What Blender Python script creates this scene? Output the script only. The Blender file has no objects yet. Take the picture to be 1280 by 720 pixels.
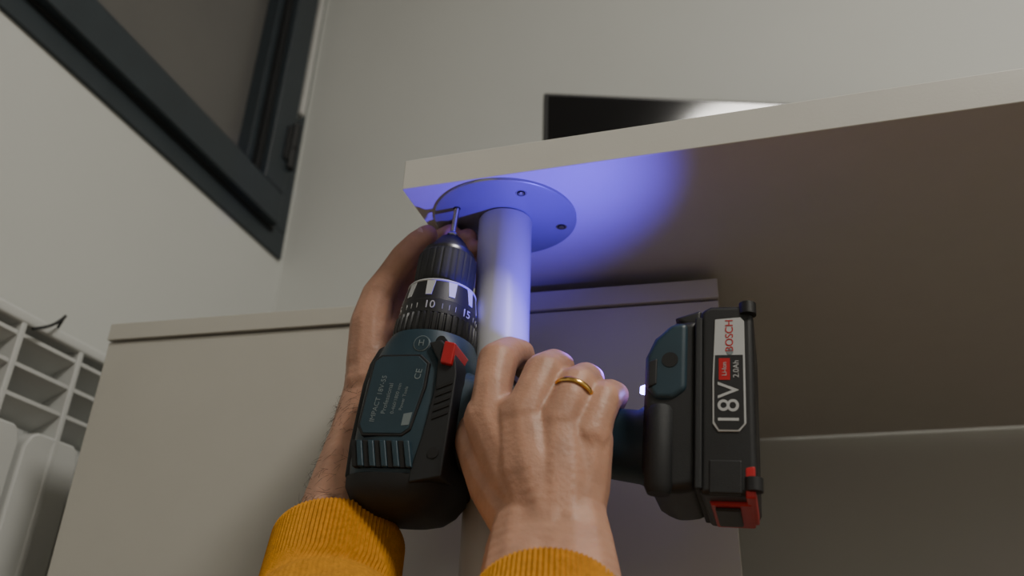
import bpy, bmesh, math, random
from mathutils import Vector, Matrix
random.seed(4)
ZC=0.387   # camera height above the floor; heights below are given relative to it
CR=Vector((.9592,.2810,.0313)); CU=Vector((.0998,-.4402,.8923)); CF=Vector((-.2646,.8528,.4504))
def W(x,y,z): return Vector((x,y,z+ZC))
COL=bpy.context.scene.collection
# ---------------------------------------------------------------- materials
def mat(name,col,rough=.5,metal=0,var=0.0,vscale=20,bump=0,bscale=200,sss=0,emit=None,estr=0,spec=.5,coat=0):
    m=bpy.data.materials.new(name); m.use_nodes=True
    nt=m.node_tree; b=nt.nodes['Principled BSDF']
    b.inputs['Base Color'].default_value=(*col,1); b.inputs['Roughness'].default_value=rough
    b.inputs['Metallic'].default_value=metal; b.inputs['Specular IOR Level'].default_value=spec
    b.inputs['Coat Weight'].default_value=coat
    tc=nt.nodes.new('ShaderNodeTexCoord')
    if var>0:
        n=nt.nodes.new('ShaderNodeTexNoise'); n.inputs['Scale'].default_value=vscale; n.inputs['Detail'].default_value=5
        nt.links.new(tc.outputs['Object'],n.inputs['Vector'])
        r=nt.nodes.new('ShaderNodeValToRGB')
        r.color_ramp.elements[0].position=.3; r.color_ramp.elements[1].position=.7
        r.color_ramp.elements[0].color=(*[c*(1-var) for c in col],1)
        r.color_ramp.elements[1].color=(*[min(1,c*(1+var)) for c in col],1)
        nt.links.new(n.outputs['Fac'],r.inputs['Fac']); nt.links.new(r.outputs['Color'],b.inputs['Base Color'])
    if bump>0:
        n=nt.nodes.new('ShaderNodeTexNoise'); n.inputs['Scale'].default_value=bscale; n.inputs['Detail'].default_value=4
        nt.links.new(tc.outputs['Object'],n.inputs['Vector'])
        bp=nt.nodes.new('ShaderNodeBump'); bp.inputs['Strength'].default_value=bump; bp.inputs['Distance'].default_value=.001
        nt.links.new(n.outputs['Fac'],bp.inputs['Height']); nt.links.new(bp.outputs['Normal'],b.inputs['Normal'])
    if sss>0:
        b.inputs['Subsurface Weight'].default_value=sss
        b.inputs['Subsurface Radius'].default_value=(1,.35,.2); b.inputs['Subsurface Scale'].default_value=.004
    if emit:
        b.inputs['Emission Color'].default_value=(*emit,1); b.inputs['Emission Strength'].default_value=estr
    return m
M_wall=mat('wall_paint',(.59,.60,.575),.75,var=.02,vscale=3,bump=.1,bscale=150)
M_ceil=mat('ceiling_paint',(.7,.7,.69),.8,var=.02)
M_floor=mat('wood_floor',(.165,.12,.09),.45,var=.25,vscale=8)
M_desk=mat('white_laminate',(.62,.61,.565),.35,var=.015,vscale=30,bump=.05,bscale=600)
M_cab=mat('cabinet_laminate',(.50,.485,.43),.4,var=.015,vscale=20)
M_leg=mat('leg_lacquer',(.52,.52,.51),.4,var=.02)
M_plate=mat('flange_steel',(.30,.30,.34),.35,metal=.2,var=.03)
M_steel=mat('screw_steel',(.6,.6,.62),.25,metal=1,var=.05)
M_dsteel=mat('dark_steel',(.12,.12,.13),.3,metal=1,var=.05)
M_hole=mat('hole_dark',(.01,.01,.01),.8,var=.05)
M_frame=mat('anthracite_aluminium',(.027,.037,.045),.42,var=.08,bump=.1,bscale=900)
M_gasket=mat('rubber_gasket',(.008,.009,.01),.6,var=.1)
M_glare=mat('edge_glare',(.6,.6,.58),.35,metal=.1,var=.05)  # pale colour standing in for light caught on the window frame edge
M_glass=mat('window_pane',(.12,.115,.11),.25,var=.12,vscale=2)
M_rad=mat('radiator_enamel',(.60,.61,.59),.35,var=.02)
M_black=mat('black_plastic',(.012,.012,.013),.45,var=.15,bump=.15,bscale=1500)
M_rub=mat('black_rubber',(.010,.011,.012),.6,var=.15,bump=.3,bscale=2500)
M_teal=mat('blue_grey_plastic',(.017,.041,.058),.42,var=.1,vscale=60,bump=.15,bscale=2500)
M_red=mat('red_plastic',(.45,.012,.015),.35,var=.1)
M_silver=mat('silver_print',(.46,.47,.47),.4,var=.06)
M_grey=mat('grey_print',(.17,.21,.22),.5,var=.06)
M_screen=mat('screen_glass',(.004,.004,.005),.09,var=.1,spec=.35)
M_bezel=mat('monitor_bezel',(.012,.012,.013),.4,var=.1)
M_skin=mat('skin',(.50,.275,.185),.5,var=.14,vscale=55,bump=.3,bscale=420,sss=.25)
M_nail=mat('nail',(.62,.40,.33),.3,var=.05)
M_gold=mat('gold',(.85,.52,.15),.2,metal=1,var=.04)
M_hair=mat('arm_hair',(.03,.015,.008),.6,var=.1)
M_knit=mat('mustard_knit',(.55,.235,.012),.9,var=.15,vscale=300,bump=.6,bscale=1200)
M_led=mat('led_lens',(.5,.5,1),.3,var=.02,emit=(.25,.2,1),estr=30)
M_lamp=mat('lamp_diffuser',(.9,.88,.8),.5,var=.02,emit=(1,.95,.87),estr=8)
# ---------------------------------------------------------------- helpers
def link(o,parent=None):
    COL.objects.link(o)
    if parent: o.parent=parent
    return o
def empty(name,mw=None):
    o=bpy.data.objects.new(name,None); o.empty_display_size=.05; COL.objects.link(o)
    if mw is not None: o.matrix_world=mw
    return o
def mobj(name,vs,fs,m,parent=None,smooth=False,bevel=0,segs=3):
    me=bpy.data.meshes.new(name); me.from_pydata([tuple(v) for v in vs],[],fs); me.update()
    me.materials.append(m)
    o=bpy.data.objects.new(name,me)
    if bevel>0:
        b=o.modifiers.new('b','BEVEL'); b.width=bevel; b.segments=segs; b.limit_method='ANGLE'; b.angle_limit=math.radians(35)
        smooth=True
        w=o.modifiers.new('w','WEIGHTED_NORMAL'); w.keep_sharp=True
    if smooth:
        for p in me.polygons: p.use_smooth=True
    return link(o,parent)
def box(name,lo,hi,m,parent=None,bevel=0):
    x0,y0,z0=lo; x1,y1,z1=hi
    z0+=ZC; z1+=ZC
    vs=[(x0,y0,z0),(x1,y0,z0),(x1,y1,z0),(x0,y1,z0),(x0,y0,z1),(x1,y0,z1),(x1,y1,z1),(x0,y1,z1)]
    fs=[(3,2,1,0),(4,5,6,7),(0,1,5,4),(1,2,6,5),(2,3,7,6),(3,0,4,7)]
    return mobj(name,vs,fs,m,parent,bevel=bevel)
def fixn(o):
    b=bmesh.new(); b.from_mesh(o.data); bmesh.ops.recalc_face_normals(b,faces=b.faces); b.to_mesh(o.data); b.free()
def edge(o,ang=40):
    me=o.data
    b=bmesh.new(); b.from_mesh(me)
    for e in b.edges:
        if len(e.link_faces)==2 and e.calc_face_angle(0)>math.radians(ang): e.smooth=False
    b.to_mesh(me); b.free()
def rings(name,rs,m,parent=None,cap=True,smooth=True,bevel=0):
    n=len(rs[0]); vs=[v for r in rs for v in r]; fs=[]
    for i in range(len(rs)-1):
        for j in range(n):
            k=(j+1)%n
            fs.append((i*n+j,i*n+k,(i+1)*n+k,(i+1)*n+j))
    if cap: fs.append(tuple(range(n))[::-1]); fs.append(tuple((len(rs)-1)*n+j for j in range(n)))
    o=mobj(name,vs,fs,m,parent,smooth=smooth,bevel=bevel)
    fixn(o)
    if smooth and not bevel: edge(o)
    return o
def revolve(name,prof,m,parent=None,n=48,c=(0,0),gear=0,gd=0,off=0,duty=.5):
    rs=[]
    for (r,z) in prof:
        ring=[]
        for j in range(n):
            a=2*math.pi*j/n; rr=r
            if gear: rr=r-(gd if (a*gear/(2*math.pi))%1>duty else 0)
            ring.append((c[0]+rr*math.cos(a),c[1]+rr*math.sin(a),z+off))
        rs.append(ring)
    return rings(name,rs,m,parent)
def prism(name,pts,y0,y1,m,parent=None,bevel=0):
    n=len(pts)
    vs=[(x,y0,-t) for x,t in pts]+[(x,y1,-t) for x,t in pts]
    fs=[tuple(range(n)),tuple(range(n,2*n))[::-1]]+[(i,(i+1)%n,n+(i+1)%n,n+i) for i in range(n)]
    o=mobj(name,vs,fs,m,parent,bevel=bevel); fixn(o); return o
def text(name,s,size,m,parent,mw,ext=.0002,align='CENTER'):
    c=bpy.data.curves.new(name,'FONT'); c.body=s; c.size=size; c.extrude=ext; c.align_x=align; c.align_y='CENTER'
    c.materials.append(m)
    t=bpy.data.objects.new(name,c); COL.objects.link(t)
    bpy.context.view_layer.update()
    me=bpy.data.meshes.new_from_object(t.evaluated_get(bpy.context.evaluated_depsgraph_get()))
    bpy.data.objects.remove(t)
    o=bpy.data.objects.new(name,me); link(o,parent); o.matrix_local=mw
    if not me.materials: me.materials.append(m)
    return o
def frame_m(xa,ya,za,o):
    m=Matrix.Identity(4)
    for i,a in enumerate((xa,ya,za)):
        for j in range(3): m[j][i]=a[j]
    for j in range(3): m[j][3]=o[j]
    return m
# ---------------------------------------------------------------- room
XL=-.79; XR=2.4; YB=1.15; YF=-2.2; ZT=2.5-ZC
box('floor',(XL-.1,YF-.1,-ZC-.1),(XR+.1,YB+.1,-ZC),M_floor)
box('ceiling',(XL-.1,YF-.1,ZT),(XR+.1,YB+.1,ZT+.1),M_ceil)
box('wall_back',(XL-.1,YB,-ZC),(XR+.1,YB+.1,ZT),M_wall)
box('wall_right',(XR,YF,-ZC),(XR+.1,YB,ZT),M_wall)
box('wall_front',(XL-.1,YF-.1,-ZC),(XR+.1,YF,ZT),M_wall)
wy0,wy1,wz0,wz1=-.45,1.137,.704,1.98
wl=empty('wall_left')
box('wall_below',(XL-.1,YF,-ZC),(XL,YB,wz0),M_wall,wl)
box('wall_above',(XL-.1,YF,wz1),(XL,YB,ZT),M_wall,wl)
box('wall_side',(XL-.1,YF,wz0),(XL,wy0,wz1),M_wall,wl)
box('wall_corner',(XL-.1,wy1,wz0),(XL,YB,wz1),M_wall,wl)
# window
win=empty('window_1')
def rect(name,y0,y1,z0,z1,w,x0,x1,m,bevel=.002):
    box(name+'_bottom',(x0,y0,z0),(x1,y1,z0+w),m,win,bevel)
    box(name+'_top',(x0,y0,z1-w),(x1,y1,z1),m,win,bevel)
    box(name+'_near',(x0,y0,z0+w),(x1,y0+w,z1-w),m,win,bevel)
    box(name+'_far',(x0,y1-w,z0+w),(x1,y1,z1-w),m,win,bevel)
rect('frame',wy0,wy1,wz0,wz1,.05,XL-.08,XL+.006,M_frame)
rect('gasket',wy0+.045,wy1-.045,wz0+.034,wz1-.045,.02,XL-.07,XL+.010,M_gasket,0)
rect('sash',wy0+.05,wy1-.052,wz0+.04,wz1-.05,.062,XL-.06,XL+.024,M_frame,.003)
rect('bead',wy0+.11,wy1-.113,wz0+.10,wz1-.11,.014,XL-.05,XL+.012,M_gasket,.001)
rect('inner_bead',wy0+.122,wy1-.125,wz0+.112,wz1-.12,.016,XL-.05,XL+.000,M_frame,.001)
box('pane',(XL-.04,wy0+.12,wz0+.11),(XL-.025,wy1-.12,wz1-.11),M_glass,win)
box('edge_glare_strip',(XL-.02,1.087,.99),(XL+.028,1.100,wz1-.06),M_glare,win,.001)  # added strip: glare along the frame edge, put in as pale colour
revolve('hinge',[(.009,.0),(.009,.04),(.007,.041),(.007,.044),(.009,.045),(.009,.095)],M_gasket,win,24,(XL+.025,1.083),off=.86+ZC)
box('hinge_leaf',(XL,1.06,.87),(XL+.029,1.082,.94),M_gasket,win,.002)
# radiator
rad=empty('radiator')
ytop=.348
for k in range(-7,4):
    yc=.682+.08*k
    if yc+.04>1.0: break
    x0,x1=-.735,-.700
    w=.036
    prof=[(-w,-.29),(w,-.29),(w,.222),(w-.004,.233),(w-.012,.238),(-w+.012,.238),(-w+.004,.233),(-w,.222)]
    n=len(prof)
    vs=[(x1+(0 if abs(p[0])<w-.001 else -.004),yc+p[0],p[1]+ZC) for p in prof]+[(x0,yc+p[0],p[1]+ZC) for p in prof]
    fs=[tuple(range(n)),tuple(range(n,2*n))[::-1]]+[(i,(i+1)%n,n+(i+1)%n,n+i) for i in range(n)]
    o=mobj('column',vs,fs,M_rad,rad,bevel=.003); fixn(o)
    box('rib',(-.745,yc-.0035,-.29),(-.700,yc+.0035,ytop-.008),M_rad,rad,.0015)
    for s,z in enumerate((.262,.292,.322)):
        y0,y1=yc+.004,yc+.076
        vs=[(-.702,y0,z),(-.702,y1,z),(-.702,y1,z+.004),(-.702,y0,z+.004),(-.735,y0,z-.016),(-.735,y1,z-.016),(-.735,y1,z-.012),(-.735,y0,z-.012)]
        vs=[(a,b,c+ZC) for a,b,c in vs]
        o=mobj('louvre',vs,[(0,1,2,3),(7,6,5,4),(0,4,5,1),(3,2,6,7),(0,3,7,4),(1,5,6,2)],M_rad,rad); fixn(o)
box('top_rail',(-.752,.08,ytop-.014),(-.699,1.0,ytop),M_rad,rad,.004)
box('rear_plate',(-.76,.08,-.29),(-.745,1.0,ytop-.01),M_rad,rad,.003)
for zz in (.30,-.25):
    box('wall_bracket',(XL,.3,zz-.01),(-.755,.33,zz+.01),M_rad,rad); box('wall_bracket',(XL,.85,zz-.01),(-.755,.88,zz+.01),M_rad,rad)
def curve(name,pts,r,m,parent=None):
    c=bpy.data.curves.new(name,'CURVE'); c.dimensions='3D'; c.bevel_depth=r; c.bevel_resolution=3
    s=c.splines.new('NURBS'); s.points.add(len(pts)-1)
    for i,p in enumerate(pts): s.points[i].co=(*p,1)
    s.order_u=3; s.use_endpoint_u=True; c.materials.append(m)
    o=bpy.data.objects.new(name,c); return link(o,parent)
curve('hanging_hook',[W(-.693,.605,.33),W(-.690,.615,.335),W(-.690,.628,.345),W(-.692,.64,.36),W(-.700,.645,.362),W(-.706,.645,.345)],.0016,M_black,rad)
# ---------------------------------------------------------------- desk
desk=empty('desk')
DX0,DX1,DY0,DY1=-.229,1.0,.4627,1.131
box('tabletop',(DX0,DY0,.3333),(DX1,DY1,.3585),M_desk,desk,.0008)
for i,(lx,ly) in enumerate(((-.1673,.5167),(.93,.5167),(-.1673,1.07),(.93,1.07))):
    revolve('leg_%d'%(i+1),[(.0198,-ZC+.012),(.0200,-ZC+.02),(.0200,.3285),(.0195,.3295)],M_leg,desk,64,(lx,ly),off=ZC)
    revolve('leg_foot_%d'%(i+1),[(.017,-ZC),(.0205,-ZC+.003),(.0205,-ZC+.014)],M_black,desk,48,(lx,ly),off=ZC)
    revolve('flange_%d'%(i+1),[(.0525,.3305),(.0535,.3312),(.0535,.3333)],M_plate,desk,96,(lx,ly),off=ZC)
    for j,(a,r) in enumerate(((25,.043),(-57,.040),(-140,.039),(115,.042))):
        a=math.radians(a); cx,cy=lx+r*math.cos(a),ly+r*math.sin(a)
        if i==0 and j==2:
            revolve('open_hole',[(.0027,.3302),(.0027,.3308)],M_hole,desk,24,(cx,cy),off=ZC); continue
        revolve('hole_rim',[(.0042,.3303),(.0042,.3308)],M_steel,desk,24,(cx,cy),off=ZC)
        revolve('hole_recess',[(.0030,.3299),(.0030,.3305)],M_hole,desk,24,(cx,cy),off=ZC)
        revolve('screw_head',[(.0012,.3294),(.0022,.3298),(.0022,.3305)],M_steel,desk,24,(cx,cy),off=ZC)
# ---------------------------------------------------------------- cabinet
ang=math.atan2(.032,.565)
cab=empty('cabinet',Matrix.Translation((-.585,.594,0))@Matrix.Rotation(ang,4,'Z'))
box('top_panel',(0,0,.303),(.566,.42,.320),M_cab,cab,.0008)
box('front_door',(.0005,.003,-ZC+.03),(.5655,.020,.3015),M_cab,cab,.0008)
box('carcass',(.001,.0205,-ZC+.03),(.565,.418,.303),M_cab,cab)
box('plinth',(.01,.03,-ZC),(.556,.41,-ZC+.03),M_cab,cab)
# ---------------------------------------------------------------- monitor
mon=empty('monitor',Matrix.Translation((-.246,.914,.003))@Matrix.Rotation(math.atan2(.107,.333),4,'Z'))
box('housing',(0,0,.475),(.54,.018,.789),M_bezel,mon,.003)
box('screen',(.006,-.0012,.492),(.534,.002,.783),M_screen,mon)
box('rear_bulge',(.12,.018,.53),(.42,.04,.74),M_bezel,mon,.01)
box('stand_column',(.245,.02,.361),(.295,.045,.62),M_bezel,mon,.004)
box('stand_base',(.17,-.05,.3555),(.37,.09,.363),M_bezel,mon,.003)
# ---------------------------------------------------------------- drill (local: x = handle direction, z = chuck axis)
A=Vector((.0684,.0513,.9963)).normalized(); H=(Vector((1,0,0))-A*A.x).normalized(); Yl=A.cross(H)
S=W(-.197,.492,.333)
drill=empty('cordless_drill',frame_m(H,Yl,A,S))
def R(name,prof,m,**k): return revolve(name,[(r,-t) for r,t in prof],m,drill,**k)
sp=[(.0003,-.010)]
t=-.008
while t<.022:
    sp+= [(.0013,t),(.0021,t+.0006),(.0013,t+.0012)]; t+=.0014
sp+=[(.0015,.0225),(.004,.0255),(.004,.0262)]
R('screw',sp,M_steel,n=20)
R('screw_bit',[(.0015,.025),(.0030,.027),(.0032,.034)],M_steel,n=6)
R('chuck_nose',[(.0055,.0300),(.0085,.0305),(.0125,.036),(.0150,.0405),(.0158,.043)],M_black,n=48)
R('chuck_ring',[(.0160,.042),(.0182,.043),(.0190,.045),(.0190,.047)],M_dsteel,n=64)
R('chuck_sleeve',[(.0195,.047),(.0208,.049),(.0210,.0665),(.0203,.0735),(.0195,.0745)],M_rub,n=144,gear=24,gd=.0004,duty=.75)
R('collar',[(.0215,.074),(.0232,.075),(.0246,.083),(.0258,.0915),(.0265,.092),(.0265,.1015)],M_black,n=96)
for k in range(10):
    a0=math.radians(k*36+4)
    vs=[]
    for a,tt,rr in ((-.13,.0765,.0238),(.13,.0765,.0238),(.08,.0885,.0259),(-.08,.0885,.0259)):
        th=a0+a; vs.append((rr*math.sin(th),-rr*math.cos(th),-tt))
    vs+= [(x*.96,y*.96,z) for x,y,z in vs]
    o=mobj('collar_mark',vs,[(0,1,2,3),(7,6,5,4),(0,4,5,1),(1,5,6,2),(2,6,7,3),(3,7,4,0)],M_silver,drill); fixn(o)
R('collar_line',[(.0236,.0752),(.0240,.0758),(.0240,.0764),(.0236,.0768)],M_silver,n=96)
for k,s in enumerate(('5','10','15','20','25','1')):
    th=math.radians(9+58*(k-1)); rr=.0265
    text('collar_number',s,.0078,M_silver,drill,frame_m((math.cos(th),math.sin(th),0),(0,0,1),(math.sin(th),-math.cos(th),0),(rr*math.sin(th),-rr*math.cos(th),-.0967)),.0003)
    for q in (-19,19,29):
        t2=th+math.radians(q)
        text('collar_dot','|',.004,M_silver,drill,frame_m((math.cos(t2),math.sin(t2),0),(0,0,1),(math.sin(t2),-math.cos(t2),0),(rr*math.sin(t2),-rr*math.cos(t2),-.0967)),.0003)
R('torque_ring',[(.0268,.1015),(.0280,.1025),(.0285,.113),(.0275,.1155)],M_black,n=240,gear=40,gd=.0012,duty=.6)
def sup(rx,ry,cx,cz,e=3.0,n=64,cy=0):
    out=[]
    for j in range(n):
        a=2*math.pi*j/n; c,s=math.cos(a),math.sin(a)
        out.append((cx+rx*abs(c)**(2/e)*(1 if c>=0 else -1),cy+ry*abs(s)**(2/e)*(1 if s>=0 else -1),-cz))
    return out
rings('body',[sup(rx,ry,cx,t,e) for t,cx,rx,ry,e in ((.1145,0,.0255,.0255,2),(.1155,0,.0285,.028,2.1),(.121,.000,.0305,.0295,2.3),(.132,.0,.0325,.031,2.7),(.150,-.001,.0345,.0325,3),(.175,-.001,.035,.033,3),(.205,-.001,.0345,.033,3),(.220,-.001,.033,.031,2.8),(.227,-.001,.028,.027,2.6))],M_teal,drill)
rings('rear_cap',[sup(rx,ry,cx,t,2.8) for t,cx,rx,ry in ((.212,-.001,.0350,.0335),(.2125,-.001,.0358,.0342),(.218,-.001,.0352,.0335),(.225,-.001,.031,.030),(.2305,-.001,.025,.024),(.2335,-.001,.017,.016))],M_rub,drill)
prism('spine_rubber',[(-.0375,.150),(-.0355,.135),(-.031,.124),(-.026,.121),(-.029,.135),(-.031,.150),(-.031,.21),(-.0365,.212),(-.038,.19)],-.018,.018,M_rub,drill,.002)
prism('side_rubber',[(.014,.210),(.018,.188),(.021,.158),(.020,.140),(.012,.128),(.020,.126),(.031,.136),(.034,.150),(.034,.214),(.014,.218)],-.0336,.0336,M_rub,drill,.0012)
prism('label_border',[(-.024,.140),(-.019,.136),(.008,.136),(.015,.142),(.015,.158),(.010,.186),(.005,.190),(-.022,.190),(-.026,.184)],-.0336,.0336,M_black,drill,.0008)
prism('label_field',[(-.0225,.141),(-.018,.1375),(.007,.1375),(.0135,.143),(.0135,.158),(.0088,.185),(.0045,.1885),(-.021,.1885),(-.0245,.183)],-.0340,.0340,M_teal,drill,.0006)
up=frame_m
for i,(s,sz,x) in enumerate((('IMPACT 18V-55',.0046,-.015),('Professional',.0042,-.009),('0-460/1800 min',.0032,-.003),('Power Tools',.0030,.002))):
    text('label_text',s,sz,M_grey,drill,up((0.1,0,.995),(-.995,0,.1),(0,-1,0),(x,-.0341,-.166)),.0001)
text('label_mark','CE',.006,M_grey,drill,up((0.1,0,.995),(-.995,0,.1),(0,-1,0),(.009,-.0341,-.150)),.0001)
prism('label_code',[(.004,.176),(.0095,.175),(.0085,.183),(.0035,.1835)],-.0342,-.033,M_grey,drill)
for i in range(5):
    x=-.028+i*.0078
    prism('vent_slot',[(x,.193),(x+.0038,.193),(x+.0085,.2095),(x+.0047,.2095)],-.0345,-.030,M_hole,drill,.0004)
    prism('vent_rib',[(x+.0038,.193),(x+.0078,.193),(x+.0125,.2095),(x+.0085,.2095)],-.0355,-.030,M_teal,drill,.0009)
for i in range(5):
    t=.158+i*.0048
    prism('motor_vent',[(.0225,t),(.0325,t-.004),(.0325,t-.0015),(.0225,t+.0025)],-.0342,-.030,M_hole,drill,.0003)
def disc(name,x,t,r,y,m):
    n=32; vs=[(x+r*math.cos(2*math.pi*j/n),yy,-t+r*math.sin(2*math.pi*j/n)) for yy in (y,y+.004) for j in range(n)]
    fs=[tuple(range(n)),tuple(range(n,2*n))[::-1]]+[(i,(i+1)%n,n+(i+1)%n,n+i) for i in range(n)]
    o=mobj(name,vs,fs,m,drill); fixn(o); return o
disc('badge',.006,.1275,.0055,-.0312,M_grey); disc('badge_inner',.006,.1275,.0049,-.0315,M_teal)
text('badge_mark','H',.006,M_grey,drill,up((1,0,0),(0,0,1),(0,-1,0),(.006,-.0317,-.1275)),.0001)
for x,t in ((.019,.126),(.027,.2)): disc('housing_screw',x,t,.0034,-.0342 if t>.13 else -.0315,M_hole)
prism('direction_switch',[(.0235,.128),(.0315,.130),(.0305,.145),(.0225,.143)],-.036,.036,M_red,drill,.0012)
def hs(x,tc,ht,hy,e=2.6,n=40):
    return [(x,hy*abs(math.sin(a))**(2/e)*(1 if math.sin(a)>=0 else -1),-(tc+ht*abs(math.cos(a))**(2/e)*(1 if math.cos(a)>=0 else -1))) for a in [2*math.pi*j/n for j in range(n)]]
rings('handle',[hs(.015,.170,.040,.026),hs(.03,.170,.034,.022),hs(.045,.170,.027,.0185),(hs(.07,.173,.0235,.0175)),hs(.10,.177,.022,.0175),hs(.125,.181,.0205,.017),hs(.142,.183,.021,.018),hs(.152,.182,.026,.022)],M_teal,drill)
rings('handle_grip',[hs(.036,.178,.026,.0195),hs(.045,.178,.022,.0195),(hs(.07,.181,.019,.0185)),hs(.10,.184,.018,.0185),hs(.118,.187,.017,.0178)],M_rub,drill)
prism('trigger',[(.036,.128),(.050,.131),(.062,.142),(.066,.156),(.036,.158)],-.008,.008,M_black,drill,.003)
dt=.005
def fp(pts,dx=0): return [(x+dx,t+dt) for x,t in pts]
prism('foot',fp([(.148,.158),(.148,.134),(.153,.122),(.165,.112),(.180,.110),(.180,.211),(.162,.214),(.152,.208),(.148,.2)]),-.0325,.0325,M_black,drill,.006)
prism('foot_shell',fp([(.149,.152),(.149,.135),(.154,.124),(.163,.1145),(.173,.1135),(.173,.156),(.165,.162),(.154,.162)]),-.0345,.0345,M_teal,drill,.004)
prism('foot_notch',fp([(.151,.139),(.156,.137),(.156,.153),(.151,.155)]),-.0352,-.030,M_black,drill,.001)
disc('foot_screw',.163,.138+dt,.0046,-.0348,M_hole)
prism('foot_step',fp([(.164,.109),(.180,.104),(.180,.150),(.175,.155),(.175,.116)]),-.030,.030,M_black,drill,.002)
R('clip_post',fp([(.006,.165),(.0075,.168),(.0078,.210),(.006,.214)]),M_rub,n=24,c=(.158,-.030))
BX=-.0025
prism('battery_case',fp([(.182,.107),(.188,.104),(.207,.104),(.2115,.109),(.2115,.208),(.208,.2145),(.182,.2145)],BX),-.0345,.0345,M_black,drill,.004)
prism('battery_rail',fp([(.1795,.112),(.1835,.112),(.1835,.212),(.1795,.212)],BX),-.0355,.0355,M_rub,drill,.001)
for (x,t) in ((.2085,.1065),(.2095,.2085),):
    R('battery_bumper',fp([(.003,t-.004),(.0048,t-.0035),(.0048,t+.0035),(.003,t+.004)]),M_black,n=24,c=(x+BX,-.0325))
prism('battery_label',fp([(.1905,.1135),(.2045,.1125),(.2065,.115),(.2065,.176),(.203,.1805),(.192,.1805),(.189,.176),(.189,.150)],BX),-.0352,-.034,M_silver,drill,.0003)
prism('battery_label_dark',fp([(.1905,.136),(.2055,.136),(.2055,.176),(.2025,.1795),(.1925,.1795),(.1900,.175),(.1900,.151)],BX),-.0354,-.0345,M_black,drill)
rt=((0,0,1),(-1,0,0),(0,-1,0))
text('battery_voltage','18V',.0160,M_silver,drill,up(*rt,(.1980+BX,-.0355,-.1650-dt)),.0001)
text('battery_brand','BOSCH',.0062,M_red,drill,up(*rt,(.1985+BX,-.0353,-.124-dt)),.0001)
disc('battery_logo',.1985+BX,.1345+dt-.0005,.0018,-.0354,M_grey)
prism('battery_capacity',fp([(.1925,.138),(.1985,.138),(.1985,.151),(.1925,.151)],BX),-.0356,-.0345,M_red,drill)
text('battery_capacity_text','2.0Ah',.0044,M_silver,drill,up(*rt,(.2018+BX,-.0355,-.1445-dt)),.0001)
text('battery_text','Li-Ion',.0036,M_silver,drill,up(*rt,(.1955+BX,-.0357,-.1445-dt)),.0001)
prism('release_button',fp([(.186,.2130),(.209,.2130),(.208,.2165),(.187,.2165)],BX),-.022,.026,M_red,drill,.001)
prism('release_latch',fp([(.189,.2160),(.202,.2160),(.202,.2185),(.189,.2185)],BX),-.018,.016,M_black,drill,.001)
prism('release_catch',fp([(.187,.196),(.204,.196),(.204,.214),(.187,.214)],BX),-.0352,-.02,M_black,drill,.001)
prism('release_accent',fp([(.2055,.200),(.2105,.199),(.2105,.216),(.2055,.216)],BX),-.0350,.02,M_red,drill,.001)
revolve('led_lens',[(.0015,-.1495),(.0032,-.1505),(.0032,-.154)],M_led,drill,24,(.1462,-.012))
# ---------------------------------------------------------------- person (hands, forearms, sleeves)
person=empty('person')
def flesh(name,chains,m,vox=.0012,it=9,subd=2):
    bm=bmesh.new()
    for ch in chains:
        for i in range(len(ch)-1):
            (p,r),(q,s)=ch[i],ch[i+1]
            L=(q-p).length; n=max(1,int(math.ceil(L/(min(r,s)*.28))))
            for k in range(n+(1 if i==len(ch)-2 else 0)):
                f=k/n; c=p.lerp(q,f); rr=r+(s-r)*f
                bmesh.ops.create_icosphere(bm,subdivisions=subd,radius=rr,matrix=Matrix.Translation(c))
    me=bpy.data.meshes.new(name); bm.to_mesh(me); bm.free(); me.materials.append(m)
    o=bpy.data.objects.new(name,me); link(o,person)
    rm=o.modifiers.new('r','REMESH'); rm.mode='VOXEL'; rm.voxel_size=vox; rm.use_smooth_shade=True
    sm=o.modifiers.new('s','SMOOTH'); sm.factor=.5; sm.iterations=it
    return o
def cw(*pts): # joint x,y,z and radius in tenths of a millimetre
    return [(W(x*1e-4,y*1e-4,z*1e-4),r*1e-4) for x,y,z,r in pts]
RH=[
 cw((-1463,4400,1502,138),(-1464,4410,1685,118),(-1461,4470,1874,126),(-1446,4640,1998,108),(-1429,4830,2068,98),(-1435,4970,2034,90)),
 cw((-1245,4340,1470,140),(-1198,4360,1615,120),(-1159,4420,1755,127),(-1150,4610,1877,107),(-1161,4820,1954,98),(-1212,4990,1930,88)),
 cw((-1048,4360,1427,135),(-996,4370,1557,112),(-963,4430,1671,118),(-954,4610,1780,101),(-963,4800,1846,93),(-1019,4970,1816,85)),
 cw((-895,4400,1353,125),(-848,4420,1480,102),(-825,4470,1589,108),(-812,4620,1674,94),(-811,4800,1732,87),(-860,4930,1707,82)),
 cw((-1088,4360,866,220),(-1281,4420,1158,205),(-1472,4430,1503,165)),
 cw((-1088,4360,866,220),(-1191,4370,1146,215),(-1256,4380,1474,170)),
 cw((-1044,4360,844,220),(-1053,4390,1124,212),(-1057,4400,1431,165)),
 cw((-1044,4360,844,220),(-976,4440,1090,190),(-912,4440,1353,150)),
 cw((-1230,4430,925,220),(-1422,4530,1173,210),(-1585,4640,1423,175),(-1698,4840,1626,140),(-1703,5050,1770,115),(-1583,5200,1823,105),(-1432,5220,1808,90)),
 cw((-1291,4520,1121,180),(-1138,4550,1189,180),(-996,4530,1179,160)),
 cw((-1098,4400,915,255),(-1095,4360,744,265),(-1073,4250,535,290),(-1001,3950,195,340),(-895,3500,-183,380)),
 cw((-1177,4400,917,225),(-1192,4340,743,245),(-1133,4120,410,280)),
 cw((-1020,4400,913,225),(-985,4340,739,240),(-927,4120,411,280)),
]
flesh('right_hand',RH,M_skin)
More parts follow.
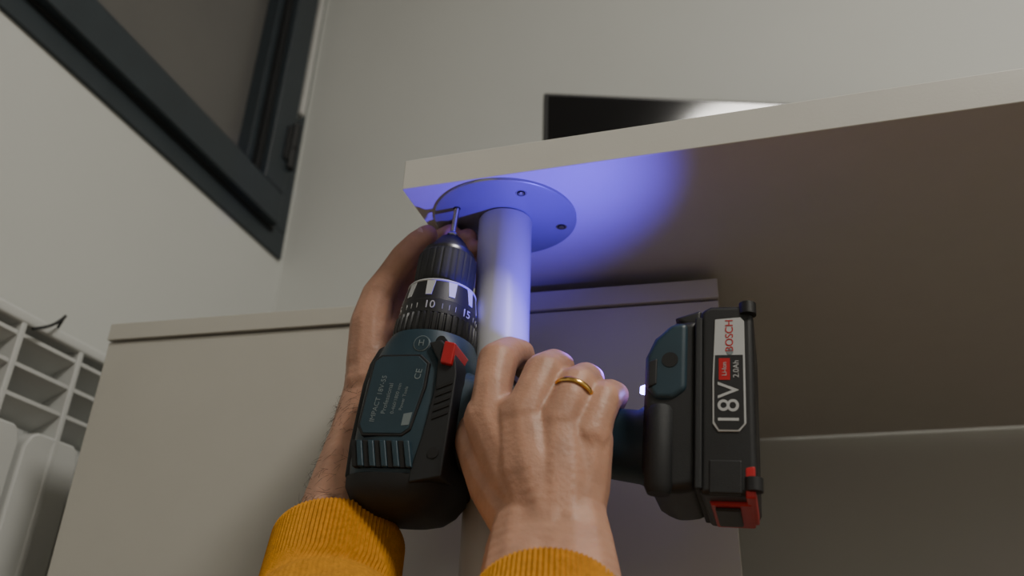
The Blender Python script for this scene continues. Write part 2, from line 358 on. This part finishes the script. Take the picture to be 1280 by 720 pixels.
LH=[
 cw((-2236,4200,-65,380),(-2460,4620,499,360),(-2584,4930,1036,325),(-2596,5100,1580,275),(-2598,5180,2013,240)),
 cw((-2598,5180,2013,240),(-2612,5240,2347,215),(-2604,5300,2634,190)),
 cw((-2602,5100,2045,195),(-2629,5120,2300,185),(-2640,5200,2527,170)),
 cw((-2594,5260,2102,200),(-2605,5400,2477,170),(-2562,5450,2697,150)),
 cw((-2635,5080,2192,162),(-2644,5050,2493,148),(-2596,5030,2706,125),(-2498,5020,2856,110),(-2393,5000,2988,112),(-2296,4990,3093,98),(-2220,4980,3146,82)),
 cw((-2627,5320,2645,135),(-2573,5320,2899,118),(-2477,5330,3119,110),(-2335,5280,3208,98),(-2193,5200,3227,92),(-2086,5110,3213,80)),
 cw((-2572,5400,2675,135),(-2502,5430,2945,110),(-2371,5460,3160,105),(-2171,5380,3215,92),(-2042,5280,3212,86),(-1965,5160,3190,78)),
 cw((-2533,5450,2612,130),(-2442,5500,2860,105),(-2303,5520,3067,100),(-2114,5430,3156,88),(-1988,5300,3127,80),(-1904,5170,3087,74)),
 cw((-2509,5480,2502,115),(-2410,5520,2713,92),(-2272,5530,2877,90),(-2133,5450,2914,75),(-2024,5330,2890,68)),
 cw((-2651,5200,2398,180),(-2582,5450,2563,150)),
]
flesh('left_hand',LH,M_skin)
def nail(name,c,nrm,axis,w,l):
    z=nrm.normalized(); y=(axis-z*axis.dot(z)).normalized(); x=y.cross(z)
    vs=[];fs=[];N=10
    for i in range(N+1):
        for j in range(N+1):
            a=-1+2*i/N; b=-1+2*j/N
            xx=a*math.sqrt(1-b*b/2.6); yy=b*math.sqrt(1-a*a/2.6)
            vs.append(c+x*(xx*w)+y*(yy*l)-z*(xx*xx*w*.45+yy*yy*l*.1))
    for i in range(N):
        for j in range(N): fs.append((i*(N+1)+j,(i+1)*(N+1)+j,(i+1)*(N+1)+j+1,i*(N+1)+j+1))
    o=mobj(name,vs,fs,M_nail,person,smooth=True); s=o.modifiers.new('s','SOLIDIFY'); s.thickness=.0006; return o
nn=Vector((-.35,-.85,.05)).normalized()
nail('thumb_nail',W(-.2252,.499,.3122)+nn*.0087,nn,Vector((.0173,-.002,.0158)).normalized(),.0052,.0062)
rp=W(-.0980,.440,.1608); rd=(W(-.0963,.443,.1671)-W(-.0996,.437,.1557)).normalized()
n=64; q=rd.to_track_quat('Z','Y').to_matrix().to_4x4(); rr=[]
for i in range(n):
    a=2*math.pi*i/n; ring=[]
    for j in range(12):
        b=2*math.pi*j/12
        R0=.0119+.0009*math.cos(b); ring.append(rp+(q@Vector((R0*math.cos(a),R0*math.sin(a),.0017*math.sin(b)))))
    rr.append(ring)
rr.append(rr[0]); rings('finger_ring',rr,M_gold,person,cap=False)
hp=[W(-.2460,.462,.0499),W(-.2584,.493,.1036),W(-.2596,.510,.1580),W(-.2598,.517,.195)]; hr=[.0355,.0325,.0275,.0245]
hc=bpy.data.curves.new('forearm_hair','CURVE'); hc.dimensions='3D'; hc.bevel_depth=.00011; hc.bevel_resolution=0
for k in range(420):
    f=random.random()*2.999; i=int(f); f-=i
    c=hp[i].lerp(hp[i+1],f); r=hr[i]+(hr[i+1]-hr[i])*f; ax=(hp[i+1]-hp[i]).normalized()
    a=math.radians(random.uniform(120,300)); x=Vector((0,1,0)).cross(ax).normalized(); y=ax.cross(x)
    nn=x*math.cos(a)+y*math.sin(a)
    tang=(ax*random.uniform(-.9,.3)+ax.cross(nn)*random.uniform(-1,1)).normalized()
    L0=random.uniform(.004,.009)
    s=hc.splines.new('POLY'); s.points.add(3)
    for j in range(4):
        g=j/3; p=c+nn*(r-.0008+L0*.45*g*(1-.35*g))+tang*(L0*g)
        s.points[j].co=(*p,1); s.points[j].radius=1-.7*g
hc.materials.append(M_hair); link(bpy.data.objects.new('forearm_hair',hc),person)
def sleeve(name,path,rad,cuff_len,seed):
    N=90
    seg=[(path[i+1]-path[i]).length for i in range(len(path)-1)]; tot=sum(seg)
    def P(s):
        for i,l in enumerate(seg):
            if s<=l or i==len(seg)-1: return path[i].lerp(path[i+1],s/l), rad[i]+(rad[i+1]-rad[i])*min(1,s/l)
            s-=l
    n=384; rs=[]
    ss=[.014,.002]+[tot*k/N for k in range(N+1)]
    for idx,s in enumerate(ss):
        c,r=P(s); d=(P(min(tot,s+.01))[0]-P(max(0,s-.01))[0]).normalized()
        x=Vector((0,1,0)).cross(d).normalized(); y=d.cross(x)
        ring=[]
        for j in range(n):
            a=2*math.pi*j/n
            rr=r
            if idx<2: rr=r-.0035
            elif idx==2: rr=r-.001
            if s<cuff_len: rr+=.0006*math.cos(a*96)
            else:
                g=min(1,(s-cuff_len)/.02)
                rr+=g*(.004+.0022*math.sin(a*3+s*60+seed)+.0018*math.sin(a*5-s*95+seed*2)+.0012*math.sin(s*180+2*math.sin(a*2+seed)))+.0002*math.cos(a*96)
            ring.append(c+x*(rr*math.cos(a))+y*(rr*math.sin(a)))
        rs.append(ring)
    return rings(name,rs,M_knit,person,cap=False)
sleeve('left_sleeve',[W(-.2584,.487,.0910),W(-.2505,.466,.0525),W(-.2311,.43,.0042),W(-.1906,.36,-.0482)],[.041,.041,.048,.055],.05,1)
sleeve('right_sleeve',[W(-.1057,.419,.0445),W(-.1006,.397,.0182),W(-.0928,.365,-.0101),W(-.0794,.31,-.0447)],[.0385,.040,.048,.055],.055,3)
# ---------------------------------------------------------------- lights
lamp=empty('ceiling_lamp',Matrix.Translation((1.1,-.45,0)))
revolve('diffuser',[(.05,ZT-.075),(.17,ZT-.07),(.2,ZT-.045),(.2,ZT-.02)],M_lamp,lamp,48,off=ZC)
revolve('base',[(.21,ZT-.02),(.21,ZT)],M_rad,lamp,48,off=ZC)
L=bpy.data.lights.new('lamp_light','AREA'); L.shape='DISK'; L.size=.5; L.energy=45; L.color=(1,.955,.87)
lo=bpy.data.objects.new('lamp_light',L); link(lo,lamp); lo.location=(0,0,2.5-.085)
S2=bpy.data.lights.new('work_light','SPOT'); S2.energy=3.5; S2.color=(.10,.045,1); S2.spot_size=math.radians(100); S2.spot_blend=1; S2.shadow_soft_size=.003
so=bpy.data.objects.new('work_light',S2); link(so,drill)
so.location=(.1455,-.014,-.147)
d=Vector((.010,-.03,.03))-Vector(so.location)
so.rotation_mode='QUATERNION'; so.rotation_quaternion=d.to_track_quat('-Z','Y')
w=bpy.data.worlds.new('world'); bpy.context.scene.world=w; w.use_nodes=True
w.node_tree.nodes['Background'].inputs[0].default_value=(.02,.025,.04,1); w.node_tree.nodes['Background'].inputs[1].default_value=.3
# ---------------------------------------------------------------- camera
cd=bpy.data.cameras.new('camera'); cam=bpy.data.objects.new('camera',cd); COL.objects.link(cam)
cam.matrix_world=frame_m(CR,CU,-CF,(0,0,ZC))
cd.sensor_width=36; cd.lens=1050/1280*36; cd.clip_start=.01
cd.dof.use_dof=True; cd.dof.focus_distance=.53; cd.dof.aperture_fstop=6.3
bpy.context.scene.camera=cam
